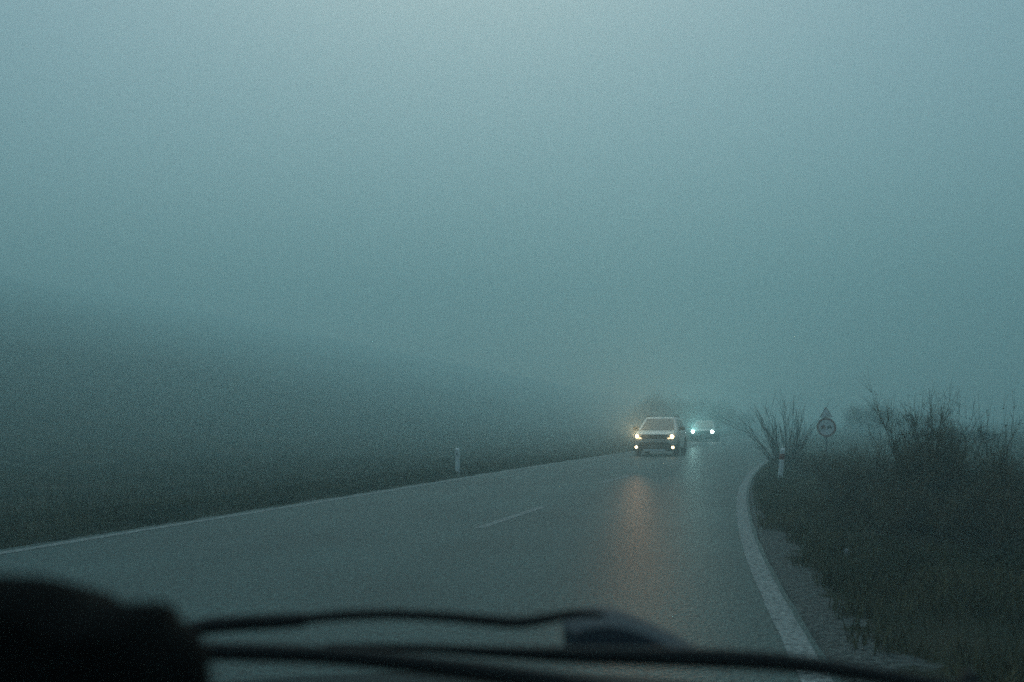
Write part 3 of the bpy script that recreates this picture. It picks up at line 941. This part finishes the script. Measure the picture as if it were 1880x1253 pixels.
def hood_ring(d, k, dz):
    r_ = []
    for u, v in out:
        p = at(u, v, 0.62)
        r_.append((ctr.x + (p.x - ctr.x) * k, d, ctr.z + (p.z - ctr.z) * k + dz))
    return r_


hm = MB(); hm.loft([hood_ring(0.575, 0.86, -0.004), hood_ring(0.59, 0.95, -0.001), hood_ring(0.61, 0.99, 0), hood_ring(0.625, 0.99, 0), hood_ring(0.66, 0.88, 0), hood_ring(0.70, 0.74, 0), hood_ring(0.76, 0.5, -0.01)])
hm.build('instrument_hood', M['interior_black'], own, True)
MB().box(-1.0, 0.62, 0.40, 0.98, 0.95, 1.225, 0.05).build('dashboard', M['interior_black'], own, True)


def px_tube(pts, d0, d1, rpx, squash=1.0, n=10):
    # smooth the traced polyline
    P = [np.array(p, float) for p in pts]
    fine = []
    for i in range(len(P) - 1):
        p0, p1, p2, p3 = P[max(i - 1, 0)], P[i], P[i + 1], P[min(i + 2, len(P) - 1)]
        for t in np.linspace(0, 1, 6, endpoint=False):
            fine.append(0.5 * ((2 * p1) + (p2 - p0) * t + (2 * p0 - 5 * p1 + 4 * p2 - p3) * t * t + (3 * p1 - p0 - 3 * p2 + p3) * t ** 3))
    fine.append(P[-1])
    q, r_ = [], []
    for i, (u, v, w) in enumerate(fine):
        t = i / (len(fine) - 1); d = d0 + (d1 - d0) * t
        q.append(at(u, v, d)); r_.append(w / F * d)
    return q, r_


# near wiper: arm (upper curve) and blade (black bar)
q, r_ = px_tube([(378, 1196, 17), (520, 1200, 17), (640, 1207, 17), (800, 1224, 18), (930, 1240, 19), (1080, 1262, 18), (1200, 1280, 16)], 1.0, 1.02, None)
w1 = MB(); w1.tube(q, r_, 10); wb = w1.build('wiper_blade', M['wiper_black'], own, True)
q, r_ = px_tube([(322, 1172, 12), (345, 1158, 14), (400, 1148, 15), (545, 1139, 14), (560, 1137, 10), (620, 1131, 10), (720, 1128, 10), (820, 1133, 10), (900, 1140, 11), (955, 1143, 11), (1010, 1135, 10), (1060, 1127, 8), (1110, 1130, 5)], 1.08, 1.12, None)
w2 = MB(); w2.tube(q, r_, 10); w2.build('wiper_arm', M['wiper_black'], own, True)
q, r_ = px_tube([(600, 1186, 5), (760, 1190, 8), (900, 1197, 11), (1050, 1203, 15), (1200, 1206, 17), (1330, 1210, 18), (1460, 1219, 17), (1600, 1239, 15), (1750, 1264, 14), (1950, 1295, 16)], 1.15, 1.05, None)
w3 = MB(); w3.tube(q, r_, 10); w3.build('wiper_blade', M['wiper_black'], own, True)
# added dark cover standing in for a translucent reflection
cv = MB()
prof = [(1036, 1150), (1060, 1139), (1105, 1134), (1150, 1141), (1200, 1160), (1245, 1182), (1290, 1204), (1040, 1204)]
cc = at(1150, 1180, 1.2)
cv.loft([[tuple(cc + (at(u, v, 1.2) - cc) * k + Vector((0, dy, 0))) for u, v in prof] for k, dy in ((0.86, -0.03), (1.0, 0.0), (1.0, 0.05), (0.9, 0.09))])
cv.build('reflection_dome', M['dome'], own, True)
# washer jet on the cowl at the right
p = at(1782, 1246, 1.15)
wj = MB(); wj.loft([[(p.x + kx * 0.011 * math.cos(t), p.y + 0.016 * kx * math.sin(t), p.z + z) for t in np.linspace(0, 2 * math.pi, 13)[:-1]] for kx, z in ((1.0, -0.08), (1.0, -0.004), (0.8, 0.004), (0.35, 0.009))])
wj.build('washer_jet', M['wiper_black'], own, True)
# bonnet: a shallow crowned sheet with thickness, from the cowl to the nose
bn = []
nx, ny = 25, 17
for top in (1, 0):
    for j in range(ny):
        t = j / (ny - 1); y = 1.12 + t * 1.12
        for i in range(nx):
            s = -1 + 2 * i / (nx - 1)
            x = -0.10 + s * (0.80 - 0.10 * t)
            z = 1.170 - 0.17 * t - 0.05 * t ** 3 - 0.04 * s * s - 0.06 * abs(s) ** 6
            bn.append((x, y, z - (0 if top else 0.03)))
fs = []
for k in (0, 1):
    o_ = k * nx * ny
    for j in range(ny - 1):
        for i in range(nx - 1):
            fs.append((o_ + j * nx + i, o_ + j * nx + i + 1, o_ + (j + 1) * nx + i + 1, o_ + (j + 1) * nx + i))
o_ = nx * ny
for i in range(nx - 1):
    fs.append((i, i + 1, o_ + i + 1, o_ + i)); b_ = (ny - 1) * nx
    fs.append((b_ + i, b_ + i + 1, o_ + b_ + i + 1, o_ + b_ + i))
for j in range(ny - 1):
    fs.append((j * nx, (j + 1) * nx, o_ + (j + 1) * nx, o_ + j * nx)); e_ = nx - 1
    fs.append((j * nx + e_, (j + 1) * nx + e_, o_ + (j + 1) * nx + e_, o_ + j * nx + e_))
bb = MB(); bb.add(bn, fs); bb.build('bonnet', M['bonnet'], own, True)

# ------------------------------------------------------------------ fog
HZ = dict(density=0.0101, col=(0.62, 0.88, 0.90), g=0.40)
hz = MB().box(-620, 640, -40, 470, -2.0, 62.5)
hm_ = bpy.data.materials.new('haze'); hm_.use_nodes = True
nt = hm_.node_tree; nt.nodes.remove(nt.nodes['Principled BSDF'])
pv = nt.nodes.new('ShaderNodeVolumePrincipled')
pv.inputs['Color'].default_value = (*HZ['col'], 1); pv.inputs['Density'].default_value = HZ['density']; pv.inputs['Anisotropy'].default_value = HZ['g']
nt.links.new(pv.outputs[0], nt.nodes['Material Output'].inputs['Volume'])
haze = hz.build('haze', hm_)
tag(haze, 'blue green fog filling the whole valley', 'fog', kind='stuff')

# ------------------------------------------------------------------ light
EL, AZ = math.radians(47), math.radians(-3)
w = bpy.data.worlds.new('World'); S.world = w; w.use_nodes = True
nt = w.node_tree
sky = nt.nodes.new('ShaderNodeTexSky'); sky.sky_type = 'NISHITA'; sky.sun_disc = False
sky.sun_elevation = EL; sky.sun_rotation = AZ
sky.air_density = 1.0; sky.dust_density = 2.0; sky.ozone_density = 1.0
tint = nt.nodes.new('ShaderNodeMix'); tint.data_type = 'RGBA'; tint.blend_type = 'MULTIPLY'; tint.inputs['Factor'].default_value = 1.0
tint.inputs['B'].default_value = (0.93, 1.0, 0.92, 1)
nt.links.new(sky.outputs[0], tint.inputs['A'])
bg = nt.nodes['Background']; bg.inputs['Strength'].default_value = 0.06
nt.links.new(tint.outputs['Result'], bg.inputs['Color'])
sd = bpy.data.lights.new('sun', 'SUN'); sd.energy = 0.5; sd.angle = math.radians(40); sd.color = (0.60, 0.98, 1.0)
sun = bpy.data.objects.new('sun', sd); C.objects.link(sun)
sv_ = Vector((math.sin(AZ) * math.cos(EL), math.cos(AZ) * math.cos(EL), math.sin(EL)))
sun.rotation_euler = sv_.to_track_quat('Z', 'Y').to_euler()
sun.location = (0, 0, 60)

S.view_settings.view_transform = 'Standard'
S.view_settings.look = 'None'
S.view_settings.exposure = 0.74
S.view_settings.gamma = 1.0
S.view_settings.use_curve_mapping = False
S.cycles.volume_bounces = 2
S.cycles.max_bounces = 8
S.cycles.diffuse_bounces = 2
S.cycles.glossy_bounces = 2
S.cycles.use_denoising = False      # the sampling noise reads as the photograph's grain
S.cycles.use_adaptive_sampling = False
